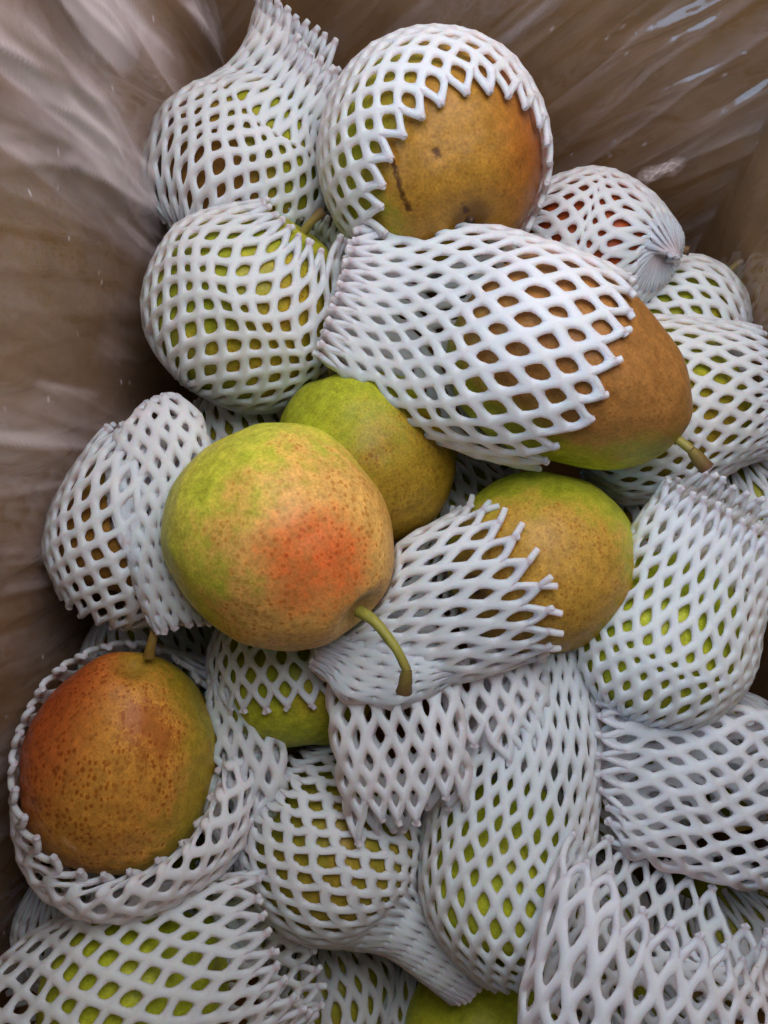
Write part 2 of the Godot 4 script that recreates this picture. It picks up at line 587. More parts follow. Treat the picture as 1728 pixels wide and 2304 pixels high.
func pear(key: String, label: String, at: Vector3, axis: Vector3, R: float, H: float, given := {}) -> void:
	var o: Dictionary = PLAIN.duplicate()
	o.merge(given, true)
	o.R = R
	o.H = H
	var y := axis.normalized()
	var x := y.cross(Vector3(0.31, 0.22, 0.92)).normalized()
	if x.length() < 0.5:
		x = Vector3.RIGHT
	var turn := Basis(x, y, x.cross(y))
	var root := thing("pear", label, "pear", "pears in the cardboard box", Transform3D(heap * turn, heap * at * CM))
	var mat: Material
	if o.has("like"):
		mat = mats["skin_" + o.like]
	else:
		mat = skin_material(skin(o, o.width, turn))
		mats["skin_" + key] = mat
	# its outline as a distance by angle, so that nets can be laid on it
	var reach := PackedFloat32Array()
	reach.resize(65)
	var span := 0
	for k in 65:
		var want := PI * k / 64.0
		var best := 0.0
		while span < 400:
			var p := pear_point(o, PI * span / 400.0, 0.0)
			if atan2(p.x, p.y) >= want - 1e-4:
				break
			span += 1
		var p2 := pear_point(o, PI * mini(span, 400) / 400.0, 0.0)
		best = p2.length()
		reach[k] = best
	fruits[key] = {"at": at, "axis": y, "reach": reach, "R": R}
	# flesh
	var rings: int = o.rings
	var sides := rings + 12
	var v := PackedVector3Array()
	var n := PackedVector3Array()
	var uv := PackedVector2Array()
	var idx := PackedInt32Array()
	for j in rings + 1:
		var t := PI * j / rings
		for i in sides + 1:
			var f := TAU * i / sides
			var p := pear_point(o, t, f)
			var lump := 1.0 + 0.038 * wob.get_noise_3d(p.x * 0.28 + o.seed, p.y * 0.28, p.z * 0.28) + 0.004 * fine.get_noise_3d(p.x * 0.9, p.y * 0.9 + o.seed, p.z * 0.9)
			v.append(p * lump * CM)
			uv.append(Vector2(float(i) / sides, t / PI))
	n.resize(v.size())
	for j in rings + 1:
		for i in sides + 1:
			var w := sides + 1
			var dx := v[j * w + (i + 1 if i < sides else 1)] - v[j * w + (i - 1 if i > 0 else sides - 1)]
			var dy := v[mini(j + 1, rings) * w + i] - v[maxi(j - 1, 0) * w + i]
			var c := dx.cross(dy)
			n[j * w + i] = c.normalized() if c.length() > 1e-12 else (Vector3.UP if j == 0 else Vector3.DOWN)
			if j < rings and i < sides:
				var a := j * w + i
				idx.append_array(PackedInt32Array([a, a + w + 1, a + 1, a, a + w, a + w + 1]))
	part("fruit_body", array_mesh(v, n, idx, uv), mat, root)
	# stem, given as points of the heap, and the brown end where it left the branch
	var inv := turn.inverse()
	if o.stem.size():
		var pts := []
		for p in o.stem:
			pts.append(inv * ((p as Vector3) - at))
		var last: int = pts.size() - 1
		var tint: Color = o.get("stem_color", Color(0.26, 0.30, 0.05))
		var radii := []
		var cols := []
		for k in last:
			radii.append(lerpf(0.21, 0.155, minf(k / maxf(last - 1.0, 1.0) * 1.6, 1.0)))
			cols.append(tint)
		cols[last - 1] = tint.lerp(Color(0.16, 0.10, 0.03), 0.6)
		var stem := part("stem", tube(pts.slice(0, last), radii, 12, cols, false), mats.stem, root)
		var dark: Color = o.get("tip_color", Color(0.10, 0.055, 0.025))
		var mid: Vector3 = pts[last - 1].lerp(pts[last], 0.55)
		part("stem_tip", tube([pts[last - 1], mid, pts[last]], [0.165, 0.235, 0.26], 12, [cols[last - 1], dark.lerp(tint, 0.25), dark]), mats.stem, stem)
	else:
		var low := pear_point(o, 0.0, 0.0)
		part("stem", tube([low - Vector3(0, 0.2, 0), low + Vector3(0.05, 0.7, 0.1), low + Vector3(0.2, 1.3, 0.1)], [0.2, 0.15, 0.2], 8, [Color(0.26, 0.28, 0.05), Color(0.22, 0.2, 0.05), Color(0.1, 0.06, 0.03)]), mats.stem, root)
	var end := pear_point(o, PI, 0.0)
	part("calyx", tube([end + Vector3(0, 0.25, 0), end + Vector3(0, -0.12, 0)], [0.3, 0.12], 8, [Color(0.08, 0.05, 0.02), Color(0.06, 0.04, 0.02)]), mats.stem, root)


# ---------------------------------------------------------------- foam nets

var loft_c: Array[Vector3] = []
var loft_e: Array[Vector3] = []
var loft_f: Array[Vector3] = []
var loft_a := PackedFloat32Array()
var loft_b := PackedFloat32Array()


func cubic(list: Array, k: int, f: float, slot: int) -> float:
	return cubic_interpolate(list[k][slot], list[k + 1][slot], list[maxi(k - 1, 0)][slot], list[mini(k + 2, list.size() - 1)][slot], f)


func net_point(s: float, share: float, o: Dictionary) -> Vector3:
	# s: place along the sleeve in samples; share: part of the way round
	var k := clampi(int(s), 0, loft_a.size() - 2)
	var f := s - k
	var a := lerpf(loft_a[k], loft_a[k + 1], f)
	var b := lerpf(loft_b[k], loft_b[k + 1], f)
	var e1 := loft_e[k].lerp(loft_e[k + 1], f)
	var e2 := loft_f[k].lerp(loft_f[k + 1], f)
	var c := loft_c[k].lerp(loft_c[k + 1], f)
	var u := around(b / a, share) if b <= a else around(a / b, share + 0.25) - PI * 0.5
	var rip: float = 1.0 + o.rip * sin(u * o.waves + o.phase + s * 0.05)
	var p := c + e1 * (a * rip * cos(u)) + e2 * (b * rip * sin(u))
	var nz: float = o.noise
	if nz > 0.0:
		p += Vector3(wob.get_noise_3d(p.x * 0.30 + o.seed, p.y * 0.30, p.z * 0.30), wob.get_noise_3d(p.x * 0.30, p.y * 0.30 + o.seed, p.z * 0.30 + 40.0), wob.get_noise_3d(p.x * 0.30 + 80.0, p.y * 0.30, p.z * 0.30 + o.seed)) * nz
	for key in o.push:
		var fr: Dictionary = fruits[key]
		var q: Vector3 = p - fr.at
		var len := q.length()
		if len < 7.0 and len > 0.01:
			var an := acos(clampf(q.dot(fr.axis) / len, -1, 1)) / PI * 64.0
			var reach: PackedFloat32Array = fr.reach
			var kk := mini(int(an), 63)
			var need := lerpf(reach[kk], reach[kk + 1], an - kk) + float(o.clear)
			if len < need + 0.3:
				var over := clampf((need - len) / 0.6 + 0.5, 0.0, 1.0)      # eases off where the net leaves the fruit
				p = fr.at + q * ((lerpf(len, need, over) + 0.3 * over * (1.0 - over)) / len)
	return p


func sweep(sections: Array, o: Dictionary) -> void:
	loft_c.clear()
	loft_e.clear()
	loft_f.clear()
	var m := (sections.size() - 1) * 12
	loft_a.resize(m + 1)
	loft_b.resize(m + 1)
	for s in m + 1:
		var f := float(s) / 12.0
		var k := mini(int(f), sections.size() - 2)
		f -= k
		loft_c.append(Vector3(cubic(sections, k, f, 0), cubic(sections, k, f, 1), cubic(sections, k, f, 2)))
		loft_a[s] = maxf(cubic(sections, k, f, 3), 0.12)
		loft_b[s] = maxf(cubic(sections, k, f, 4), 0.08)
	var ref: Vector3 = o.ref
	for s in m + 1:
		var t := (loft_c[mini(s + 1, m)] - loft_c[maxi(s - 1, 0)]).normalized()
		var e2 := (ref - t * ref.dot(t)).normalized()
		if o.carry:
			ref = e2
		var e1 := t.cross(e2)
		var roll: float = o.roll
		loft_e.append(e1 * cos(roll) + e2 * sin(roll))
		loft_f.append(e2 * cos(roll) - e1 * sin(roll))


const NET := {
	"count": 26, "cell": 0.73, "strand": 0.150, "stub": 0.22, "ref": Vector3(0, 0, 1), "carry": false, "roll": 0.0, "rip": 0.0, "waves": 3.0, "phase": 0.0, "noise": 0.06, "push": [], "clear": 0.19,
	"cut0": [0.0, 0.0], "cut1": [0.0, 0.0], "twist": 0.0, "seed": 0.0, "fold": [],
}


func ring_tube(v: PackedVector3Array, n: PackedVector3Array, idx: PackedInt32Array, pts: Array[Vector3], nor: Vector3, r0: float, r1: float, cap0: bool, cap1: bool, origin: Vector3) -> void:
	const SIDES := 7
	var cnt := pts.size()
	for k in cnt:
		var t := (pts[mini(k + 1, cnt - 1)] - pts[maxi(k - 1, 0)]).normalized()
		var side := t.cross(nor).normalized()
		var up := side.cross(t)
		var r := lerpf(r0, r1, float(k) / (cnt - 1))
		for q in SIDES:
			var d := side * cos(TAU * q / SIDES) + up * sin(TAU * q / SIDES)
			v.append((pts[k] + d * r - origin) * CM)
			n.append(d)
	var base := v.size() - cnt * SIDES
	for k in cnt - 1:
		for q in SIDES:
			var a := base + k * SIDES + q
			var b := base + k * SIDES + (q + 1) % SIDES
			idx.append_array(PackedInt32Array([a, b, b + SIDES, a, b + SIDES, a + SIDES]))
	for last in [false, true]:
		if not (cap1 if last else cap0):
			continue
		var t := (pts[cnt - 1] - pts[cnt - 2]).normalized() if last else (pts[0] - pts[1]).normalized()
		var from: int = base + (cnt - 1) * SIDES if last else base
		var c0 := v.size()
		for q in SIDES:
			v.append(v[from + q])
			n.append((t + n[from + q] * 0.4).normalized())
		v.append(((pts[cnt - 1] if last else pts[0]) + t * (r1 if last else r0) * 0.18 - origin) * CM)
		n.append(t)
		for q in SIDES:
			var x := c0 + q
			var y := c0 + (q + 1) % SIDES
			idx.append_array(PackedInt32Array([x, y, c0 + SIDES] if last else [y, x, c0 + SIDES]))


func strands(sections: Array, o: Dictionary, origin: Vector3) -> Array:
	# the foam lattice of a sleeve, node by node: strands that run both ways round and melt together where they meet, with a rounded
	# hole in every mesh; [sleeve, first rim, last rim]
	sweep(sections, o)
	var m := loft_a.size() - 1
	var rows := PackedFloat32Array()
	rows.resize(m + 1)
	var count: int = o.count
	var cell_len: float = o.cell
	for s in m:
		var a := 0.5 * (loft_a[s] + loft_a[s + 1])
		var b := 0.5 * (loft_b[s] + loft_b[s + 1])
		var h := pow((a - b) / (a + b), 2.0)
		var w := PI * (a + b) * (1.0 + 3.0 * h / (10.0 + sqrt(4.0 - 3.0 * h))) / (2.0 * count)
		var step := sqrt(maxf(cell_len * cell_len - w * w, 0.16 * cell_len * cell_len))
		rows[s + 1] = rows[s] + loft_c[s].distance_to(loft_c[s + 1]) / step
	var total := int(rows[m])
	# where every node, edge and mesh lies
	var nodes: Array[Vector3] = []
	var nors: Array[Vector3] = []
	var right: Array[Vector3] = []
	var left: Array[Vector3] = []
	var mids: Array[Vector3] = []
	var s := 0
	var ats := PackedFloat32Array()
	for j2 in 2 * total + 1:
		while s < m - 1 and rows[s + 1] < j2 * 0.5:
			s += 1
		ats.append(s + clampf((j2 * 0.5 - rows[s]) / maxf(rows[s + 1] - rows[s], 1e-5), 0, 1))
	for j in total + 1:
		var at := ats[2 * j]
		var at_half := ats[mini(2 * j + 1, 2 * total)]
		for i in count:
			var share: float = (i + 0.5 * (j & 1)) / count + o.twist * at / m
			var jx: float = 0.24 / count * (hash_at(i, j, o.seed) - 0.5)
			nodes.append(net_point(at, share + jx, o))
			mids.append(net_point(at, share + 0.5 / count, o))
			right.append(net_point(at_half, share + 0.25 / count, o))
			left.append(net_point(at_half, share - 0.25 / count, o))
	var facing := 0.0
	for j in total + 1:
		var c := loft_c[mini(int(ats[2 * j] + 0.5), m)]
		for i in count:
			var k := j * count + i
			var across := nodes[j * count + (i + 1) % count] - nodes[j * count + (i + count - 1) % count]
			var up := (right[k] + left[k]) * 0.5 - nodes[k]
			if j > 0:
				var d0 := (j - 1) * count + (i + (j & 1)) % count
				var d1 := (j - 1) * count + (i + (j & 1) + count - 1) % count
				up = (right[k] + left[k] if j < total else 2.0 * nodes[k]) - left[d0] - right[d1]
			var nor := across.cross(up)
			if nor.length() < 1e-7:
				nor = nodes[k] - c
			nor = nor.normalized()
			facing += nor.dot((nodes[k] - c).normalized())
			nors.append(nor)
	if facing < 0.0:
		for k in nors.size():
			nors[k] = -nors[k]
	# which meshes there are
	var have := PackedByteArray()
	have.resize((total + 1) * count)
	for j in range(1, total):
		for i in count:
			var share := (i + 0.5 + 0.5 * (j & 1)) / count
			var lo: float = 1.0 + o.cut0[0] * (0.5 + 0.5 * cos(TAU * share - o.cut0[1]))
			var hi: float = total - 1.0 - o.cut1[0] * (0.5 + 0.5 * cos(TAU * share - o.cut1[1]))
			have[j * count + i] = 1 if j >= lo - 0.5 and j <= hi + 0.5 else 0
	var v := PackedVector3Array()
	var n := PackedVector3Array()
	var idx := PackedInt32Array()
	var rv := [PackedVector3Array(), PackedVector3Array()]
	var rn := [PackedVector3Array(), PackedVector3Array()]
	var ri := [PackedInt32Array(), PackedInt32Array()]
	var half: float = o.strand
	const LAT := [0.0, 0.52, 0.90, 1.0, 0.52, 0.0]
	const TALL := [1.0, 0.86, 0.42, -0.15, -0.84, -1.0]
	for j in range(1, total):
		var par := j & 1
		for i in count:
			if have[j * count + i] == 0:
				continue
			var l := j * count + i
			var r := j * count + (i + 1) % count
			var ti := (i + par) % count
			var t := (j + 1) * count + ti
			var b := (j - 1) * count + ti
			var before := (ti + count - 1) % count
			# corners and edges in turn: right, top, left, bottom; an edge's middle is kept by the node below it
			var corner := [r, t, l, b]
			var edge := [left[r], right[l], left[b], right[b]]
			var beyond := [have[(j + 1) * count + ti], have[(j + 1) * count + before], have[(j - 1) * count + before], have[(j - 1) * count + ti]]
			var c := mids[l]
			var cn := (nors[l] + nors[r] + nors[t] + nors[b]).normalized()
			var w := nodes[l].distance_to(nodes[r]) * 0.5
			var h := nodes[t].distance_to(nodes[b]) * 0.5
			var inset := w * h / maxf(sqrt(w * w + h * h), 0.01)
			var size: float = half * (0.84 + 0.36 * hash_at(i + 7, j, o.seed))
			var open := clampf(1.0 - size / inset, 0.10, 0.85)
			var first := v.size()
			for q in 12:
				var e := q / 3
				var f := (q % 3) / 3.0
				var p0 := nodes[corner[e]]
				var p1 := nodes[corner[(e + 1) % 4]]
				var pm: Vector3 = edge[e]
				var p := p0 * ((1.0 - f) * (1.0 - 2.0 * f)) + pm * (4.0 * f * (1.0 - f)) + p1 * (f * (2.0 * f - 1.0))
				var nn := (nors[corner[e]] * (1.0 - f) + nors[corner[(e + 1) % 4]] * f).normalized()
				var node := 1.0 if q % 3 == 0 else 0.0
				var hole := c + (p - c) * open * (0.80 if node > 0.5 else 0.99)
				var high := half * 0.72 * (1.22 if node > 0.5 else 0.93)
				var inward := (c - p)
				inward = (inward - nn * inward.dot(nn)).normalized()
				for k in 6:
					var lat: float = LAT[k]
					var tall: float = TALL[k]
					v.append((p.lerp(hole, lat) + nn.lerp(cn, lat * 0.5) * (high * tall) - origin) * CM)
					n.append((nn * tall + inward * (lat * lat * 1.1)).normalized())
			for q in 12:
				var x := first + q * 6
				var y := first + ((q + 1) % 12) * 6
				for k in 5:
					idx.append_array(PackedInt32Array([x + k, y + k, y + k + 1, x + k, y + k + 1, x + k + 1]))
			# the edges that no other mesh shares are the rim: round strands, and the cut ends that stick out at its points
			for e in 4:
				if beyond[e]:
					continue
				var which := 1 if e < 2 else 0
				var p0 := nodes[corner[e]]
				var p1 := nodes[corner[(e + 1) % 4]]
				var pm: Vector3 = edge[e]
				var pts: Array[Vector3] = []
				for k in 5:
					var f := k / 4.0
					pts.append(p0 * ((1.0 - f) * (1.0 - 2.0 * f)) + pm * (4.0 * f * (1.0 - f)) + p1 * (f * (2.0 * f - 1.0)))
				ring_tube(rv[which], rn[which], ri[which], pts, nors[corner[e]], half * 0.78, half * 0.78, false, false, origin)
			for e in [1, 3]:
				if beyond[0 if e == 1 else 2] or beyond[1 if e == 1 else 3]:
					continue
				var which := 1 if e == 1 else 0
				var tip := nodes[corner[e]]
				for side in 2:
					var from := nodes[l if side == 0 else r]
					var dir := (tip - from).normalized()
					var length: float = o.stub * cell_len * (0.45 + 1.1 * hash_at(i + side * 5, j + e, o.seed + 3.0))
					if hash_at(i * 3 + side, j, o.seed + 9.0) < 0.12:
						length *= 0.2
					var bend: Vector3 = nors[corner[e]] * (length * 0.5 * (hash_at(i, j + side, o.seed + 5.0) - 0.45))
					var pts: Array[Vector3] = [tip - dir * 0.05, tip + dir * length * 0.5 + bend * 0.3, tip + dir * length + bend]
					ring_tube(rv[which], rn[which], ri[which], pts, nors[corner[e]], half * 0.90, half * 0.74, false, true, origin)
	var meshes := [array_mesh(v, n, idx)]
	for which in 2:
		meshes.append(array_mesh(rv[which], rn[which], ri[which]) if ri[which].size() else null)
	return meshes


func hash_at(i: int, j: int, seed_at: float) -> float:
	return fposmod(sin(i * 127.1 + j * 311.7 + seed_at * 74.7) * 43758.5453, 1.0)


func net(label: String, sections: Array, given := {}) -> void:
	var o: Dictionary = NET.duplicate()
	o.merge(given, true)
	o.seed = fposmod(sections[0][0] * 13.7 + sections[0][1] * 7.1, 90.0)
	var origin := Vector3.ZERO
	for s in sections:
		origin += Vector3(s[0], s[1], s[2]) / sections.size()
	var root := thing("foam_net", label, "foam net", "white foam nets round the pears", Transform3D(heap, heap * origin * CM))
	var made := strands(sections, o, origin)
	part("sleeve", made[0], mats.foam, root)
	for k in [1, 2]:
		if made[k]:
			part("rim", made[k], mats.foam, root)
	for extra in o.fold:
		var oo: Dictionary = NET.duplicate()
		oo.merge(extra[1], true)
		oo.seed = o.seed + 20.0
		var more := strands(extra[0], oo, origin)
		var cuff := part("folded_cuff", more[0], mats.foam, root)
		for k in [1, 2]:
			if more[k]:
				part("cuff_rim", more[k], mats.foam, cuff)


# ---------------------------------------------------------------- the heap

func make_heap() -> void:
	pear("hero", "large bare pear with orange blush and red patch, on top of the heap", Vector3(-3.45, -0.94, 2.30), Vector3(0.60, -0.52, 0.30), 3.79, 3.99, {"taper": 0.06, "dimple": 0.62, "width": 1024, "seed": 3.0, "rings": 64, "base": Color(0.69, 0.77, 0.24), "base2": Color(0.76, 0.80, 0.30), "side": Color(0.80, 0.67, 0.36), "red": Color(0.76, 0.36, 0.17), "bdir": Vector3(0.55, -0.22, 0.72), "bcut": 0.42, "bsoft": 0.26, "rdir": Vector3(0.36, -0.16, 0.90), "rcut": 0.93, "rsoft": 0.12, "rmax": 0.85, "spots": 0.6, "fine": 17.0, "russet": 0.3, "stem": [Vector3(-0.83, -3.24, 3.70), Vector3(-0.27, -3.56, 4.10), Vector3(0.37, -4.35, 4.30), Vector3(0.74, -5.06, 4.30), Vector3(0.63, -5.81, 4.10)]})
	pear("cup", "orange and red speckled pear lying stem up in an open net", Vector3(-9.64, -9.00, 0.40), Vector3(0.20, 0.90, 0.38), 3.41, 4.14, {"taper": 0.13, "width": 1024, "seed": 8.0, "rings": 64, "base": OLIVE, "base2": Color(0.60, 0.60, 0.18), "side": Color(0.70, 0.53, 0.22), "red": Color(0.59, 0.27, 0.12), "bdir": Vector3(-0.25, 0.15, 0.90), "bcut": 0.25, "bsoft": 0.3, "rdir": Vector3(-0.80, 0.50, 0.30), "rcut": 0.62, "rsoft": 0.42, "rmax": 0.85, "spots": 0.95, "fine": 16.0, "stem": [Vector3(-8.30, -5.10, 1.70), Vector3(-8.17, -4.62, 1.80), Vector3(-8.01, -4.05, 1.80), Vector3(-7.94, -3.63, 1.70)], "stem_color": Color(0.20, 0.15, 0.03), "marks": [[Vector3(-0.28, -0.52, 0.80), Vector3(-0.20, -0.60, 0.76), 0.035, Color(0.85, 0.74, 0.58, 0.6)], [Vector3(0.45, 0.40, 0.75), Vector3(0.62, 0.25, 0.70), 0.26, Color(0.54, 0.25, 0.10, 0.45)]]})
	pear("half", "olive brown pear with a green shoulder, its other half pushed into a white net", Vector3(5.98, -1.85, -0.20), Vector3(0.75, 0.25, -0.45), 3.43, 3.58, {"taper": 0.05, "width": 1024, "seed": 14.0, "rings": 64, "base": Color(0.58, 0.64, 0.16), "base2": LIME, "side": Color(0.64, 0.55, 0.22), "red": Color(0.65, 0.51, 0.22), "bdir": Vector3(-0.25, -0.32, 0.85), "bcut": 0.42, "bsoft": 0.28, "rdir": Vector3(0.00, -0.10, 1.00), "rcut": 0.85, "rsoft": 0.4, "rmax": 0.5, "spots": 0.5})
	pear("green", "bare yellow green pear lying behind the large blushed pear", Vector3(-0.80, 2.14, -0.60), Vector3(-0.30, 0.80, 0.20), 3.40, 3.47, {"taper": 0.05, "width": 1024, "seed": 21.0, "rings": 56, "base": Color(0.56, 0.63, 0.14), "base2": Color(0.60, 0.68, 0.18), "side": Color(0.56, 0.49, 0.15), "red": AMBER, "bdir": Vector3(0.55, -0.60, 0.50), "bcut": 0.45, "bsoft": 0.4, "spots": 0.6})
	pear("cone", "russet brown tapered pear with its stem end sticking out of a wide net", Vector3(6.51, 4.98, 1.80), Vector3(0.84, -0.52, 0.06), 3.30, 4.43, {"taper": 0.13, "width": 1024, "seed": 30.0, "rings": 64, "dimple": 0.15, "base": Color(0.56, 0.62, 0.18), "base2": LIME, "side": Color(0.58, 0.46, 0.24), "red": Color(0.56, 0.40, 0.20), "bdir": Vector3(0.25, 0.45, 0.90), "bcut": 0.18, "bsoft": 0.3, "rdir": Vector3(0.20, 0.20, 1.00), "rcut": 0.6, "rsoft": 0.5, "rmax": 0.6, "spots": 0.3, "stem": [Vector3(9.62, 2.88, 2.30), Vector3(9.98, 2.50, 2.60), Vector3(10.41, 2.10, 2.80), Vector3(10.94, 1.47, 2.80)], "tip_color": Color(0.10, 0.045, 0.02)})
	pear("scarred", "brown pear with two dark scratches, a net pulled over its green side", Vector3(1.82, 13.21, 0.00), Vector3(-0.30, 0.75, -0.50), 3.92, 4.13, {"taper": 0.05, "width": 1024, "seed": 37.0, "rings": 64, "base": Color(0.58, 0.64, 0.14), "base2": LIME, "side": Color(0.58, 0.46, 0.17), "red": Color(0.56, 0.30, 0.13), "bdir": Vector3(0.55, -0.25, 0.60), "bcut": 0.3, "bsoft": 0.35, "rdir": Vector3(0.95, 0.10, 0.20), "rcut": 0.72, "rsoft": 0.3, "rmax": 0.7, "spots": 0.25, "marks": [[Vector3(-0.36, -0.40, 0.82), Vector3(-0.22, -0.72, 0.68), 0.028, Color(0.20, 0.12, 0.04, 0.85)], [Vector3(-0.03, -0.36, 0.92), Vector3(0.28, -0.76, 0.60), 0.026, Color(0.22, 0.13, 0.04, 0.85)]]})
	pear("plain", "green pear fully wrapped in a net with a small frilled mouth, under the scratched pear", Vector3(-5.15, 8.02, -1.20), Vector3(0.60, 0.72, 0.30), 3.65, 3.70, {"width": 512, "seed": 44.0, "base": Color(0.52, 0.60, 0.14), "base2": Color(0.60, 0.66, 0.20), "side": OLIVE, "bcut": 0.75, "bsoft": 0.5, "bdir": Vector3(0.50, -0.60, 0.50), "spots": 0.6})
	pear("rusty", "reddish brown pear inside the net behind the scratched pear", Vector3(8.89, 11.21, -4.40), Vector3(0.80, -0.10, 0.40), 3.00, 3.20, {"width": 512, "seed": 51.0, "base": Color(0.60, 0.36, 0.18), "base2": OLIVE, "side": Color(0.56, 0.28, 0.12), "bcut": 0.2, "bdir": Vector3(-0.40, -0.20, 0.80)})
	pear("dusky", "yellow green pear with a dull brown underside, in the net with a tall gathered tail", Vector3(-5.54, 13.92, -2.40), Vector3(0.45, 0.85, 0.20), 3.23, 3.38, {"width": 512, "seed": 58.0, "base": Color(0.50, 0.56, 0.14), "base2": GREEN, "side": Color(0.46, 0.36, 0.13), "bdir": Vector3(-0.70, -0.60, 0.40), "bcut": 0.3, "bsoft": 0.4})
	pear("far", "green pear in the dim net deepest in the far corner", Vector3(13.02, 8.14, -5.80), Vector3(0.50, 0.60, 0.20), 2.92, 3.12, {"like": "plain"})
	pear("right", "green pear in the net whose slanted mouth shows a green stem", Vector3(11.18, 4.15, -2.40), Vector3(0.95, -0.22, 0.05), 3.34, 3.50, {"like": "plain", "stem": [Vector3(14.15, 3.29, -2.20), Vector3(14.51, 2.60, -2.00), Vector3(14.98, 2.59, -1.90), Vector3(15.57, 2.66, -1.90)]})
	pear("left", "dull green pear in the net whose cuff hangs folded down beside the large blushed pear", Vector3(-9.44, -0.59, -0.20), Vector3(0.20, 0.90, -0.30), 2.62, 2.80, {"like": "dusky"})
	pear("low", "green pear in a zigzag edged net under the large blushed pear", Vector3(-3.55, -6.39, -2.20), Vector3(-0.10, 0.90, -0.30), 3.14, 3.21, {"like": "plain"})
	pear("lime", "bright lime pear in the long net reaching down from under the half netted pear", Vector3(4.61, -13.53, -0.60), Vector3(0.10, 0.90, -0.30), 2.98, 3.28, {"width": 512, "seed": 66.0, "base": Color(0.60, 0.70, 0.16), "base2": Color(0.68, 0.78, 0.20), "side": GREEN, "bcut": 0.8, "spots": 0.25})
	pear("square", "olive pear in the square meshed net with a twisted tail", Vector3(-2.12, -12.98, -1.80), Vector3(-0.50, 0.60, -0.30), 3.32, 3.43, {"width": 512, "seed": 72.0, "base": Color(0.50, 0.55, 0.16), "base2": Color(0.55, 0.60, 0.19), "side": Color(0.54, 0.49, 0.16), "bcut": 0.8, "bdir": Vector3(0.20, -0.10, 0.90)})
	pear("bottom", "green pear in the broad net nearest the front left of the box", Vector3(-9.07, -17.87, 0.40), Vector3(0.90, 0.25, 0.10), 3.17, 3.42, {"like": "lime"})
	pear("bright", "bright green pear in the tall net beside the half netted pear", Vector3(10.47, -4.64, -0.40), Vector3(0.40, 0.80, 0.20), 3.13, 3.20, {"like": "lime"})
	pear("dark_one", "dim green pear in a shadowed net under the square meshed net", Vector3(-2.30, -21.45, -6.00), Vector3(0.30, 0.80, 0.20), 2.93, 3.04, {"like": "square"})
	pear("dark_two", "dim olive pear in a shadowed net beside the twisted tail", Vector3(2.20, -22.29, -6.00), Vector3(-0.30, 0.80, 0.20), 2.72, 2.83, {"like": "square"})
	pear("deep", "bare lime pear deep in the gap at the front of the heap", Vector3(4.29, -21.93, -3.60), Vector3(0.80, 0.30, 0.20), 3.22, 3.36, {"like": "lime"})
	pear("under_cup", "dim pear in a shadowed net behind the orange and red speckled pear", Vector3(-10.02, -6.30, -4.50), Vector3(0.30, 0.80, 0.20), 2.61, 2.71, {"like": "dusky"})
	pear("under_plain", "dim olive pear in a shadowed net above the large blushed pear", Vector3(-6.14, 2.89, -5.20), Vector3(0.30, 0.80, 0.20), 2.66, 2.76, {"like": "square"})
	pear("under_wall", "dim pear in a shadowed net low against the brown wall", Vector3(-12.64, -17.36, -4.00), Vector3(0.30, 0.80, 0.20), 2.57, 2.67, {"like": "dusky"})
	pear("under_half", "dim pear in a shadowed net behind the half netted pear", Vector3(11.56, -1.32, -5.50), Vector3(0.30, 0.80, 0.20), 2.89, 2.89, {"like": "dusky"})
	net("white foam net with a tall gathered tail in the far corner", [[-7.09, 11.08, -2.60, 1.80, 1.80], [-6.60, 12.37, -2.50, 3.17, 3.17], [-5.54, 13.92, -2.40, 3.50, 3.50], [-4.55, 15.42, -2.00, 2.97, 2.78], [-3.95, 16.16, -1.30, 2.50, 1.45], [-3.27, 16.88, -0.50, 2.40, 0.74], [-2.63, 17.61, 0.10, 2.59, 0.52], [-2.34, 18.05, 0.30, 2.78, 0.52]], {"push": ["dusky"], "rip": 0.06, "waves": 5, "cut1": [1.0, 0.5], "noise": 0.16})
	net("white foam net pulled half off the brown pear with two scratches", [[0.06, 16.18, -2.70, 1.71, 1.71], [0.88, 14.82, -1.50, 3.58, 3.58], [1.82, 13.21, 0.00, 4.20, 4.20], [2.34, 12.28, 0.90, 3.97, 3.97], [2.78, 11.49, 1.70, 3.33, 3.33], [3.07, 10.92, 2.25, 2.63, 2.63]], {"push": ["scarred"], "ref": Vector3(0.00, 1.00, 0.00), "noise": 0.05, "count": 25, "stub": 0.06})
	net("white foam net closed round a green pear, with a small frilled mouth", [[-7.56, 5.36, -1.80, 1.11, 1.11], [-6.96, 6.06, -1.60, 2.75, 2.75], [-5.15, 8.02, -1.20, 3.87, 3.87], [-3.81, 9.41, -0.60, 3.10, 3.01], [-3.04, 10.43, 0.00, 1.82, 1.60], [-2.48, 11.14, 0.40, 1.51, 1.13]], {"push": ["plain", "cone"], "cut1": [1.5, 2.5], "count": 24})
	net("wide white foam net with an empty flattened end, drawn over the russet brown tapered pear", [[-1.55, 7.81, 1.70, 2.39, 0.39], [0.33, 7.23, 1.40, 3.30, 0.66], [2.55, 6.42, 1.55, 3.84, 1.97], [4.72, 5.55, 1.80, 3.78, 3.50], [7.08, 4.79, 1.80, 3.45, 3.34], [7.57, 4.62, 1.80, 3.26, 3.19]], {"push": ["cone"], "cut1": [0.6, 0.0], "noise": 0.08, "cell": 0.82, "count": 23, "strand": 0.155})
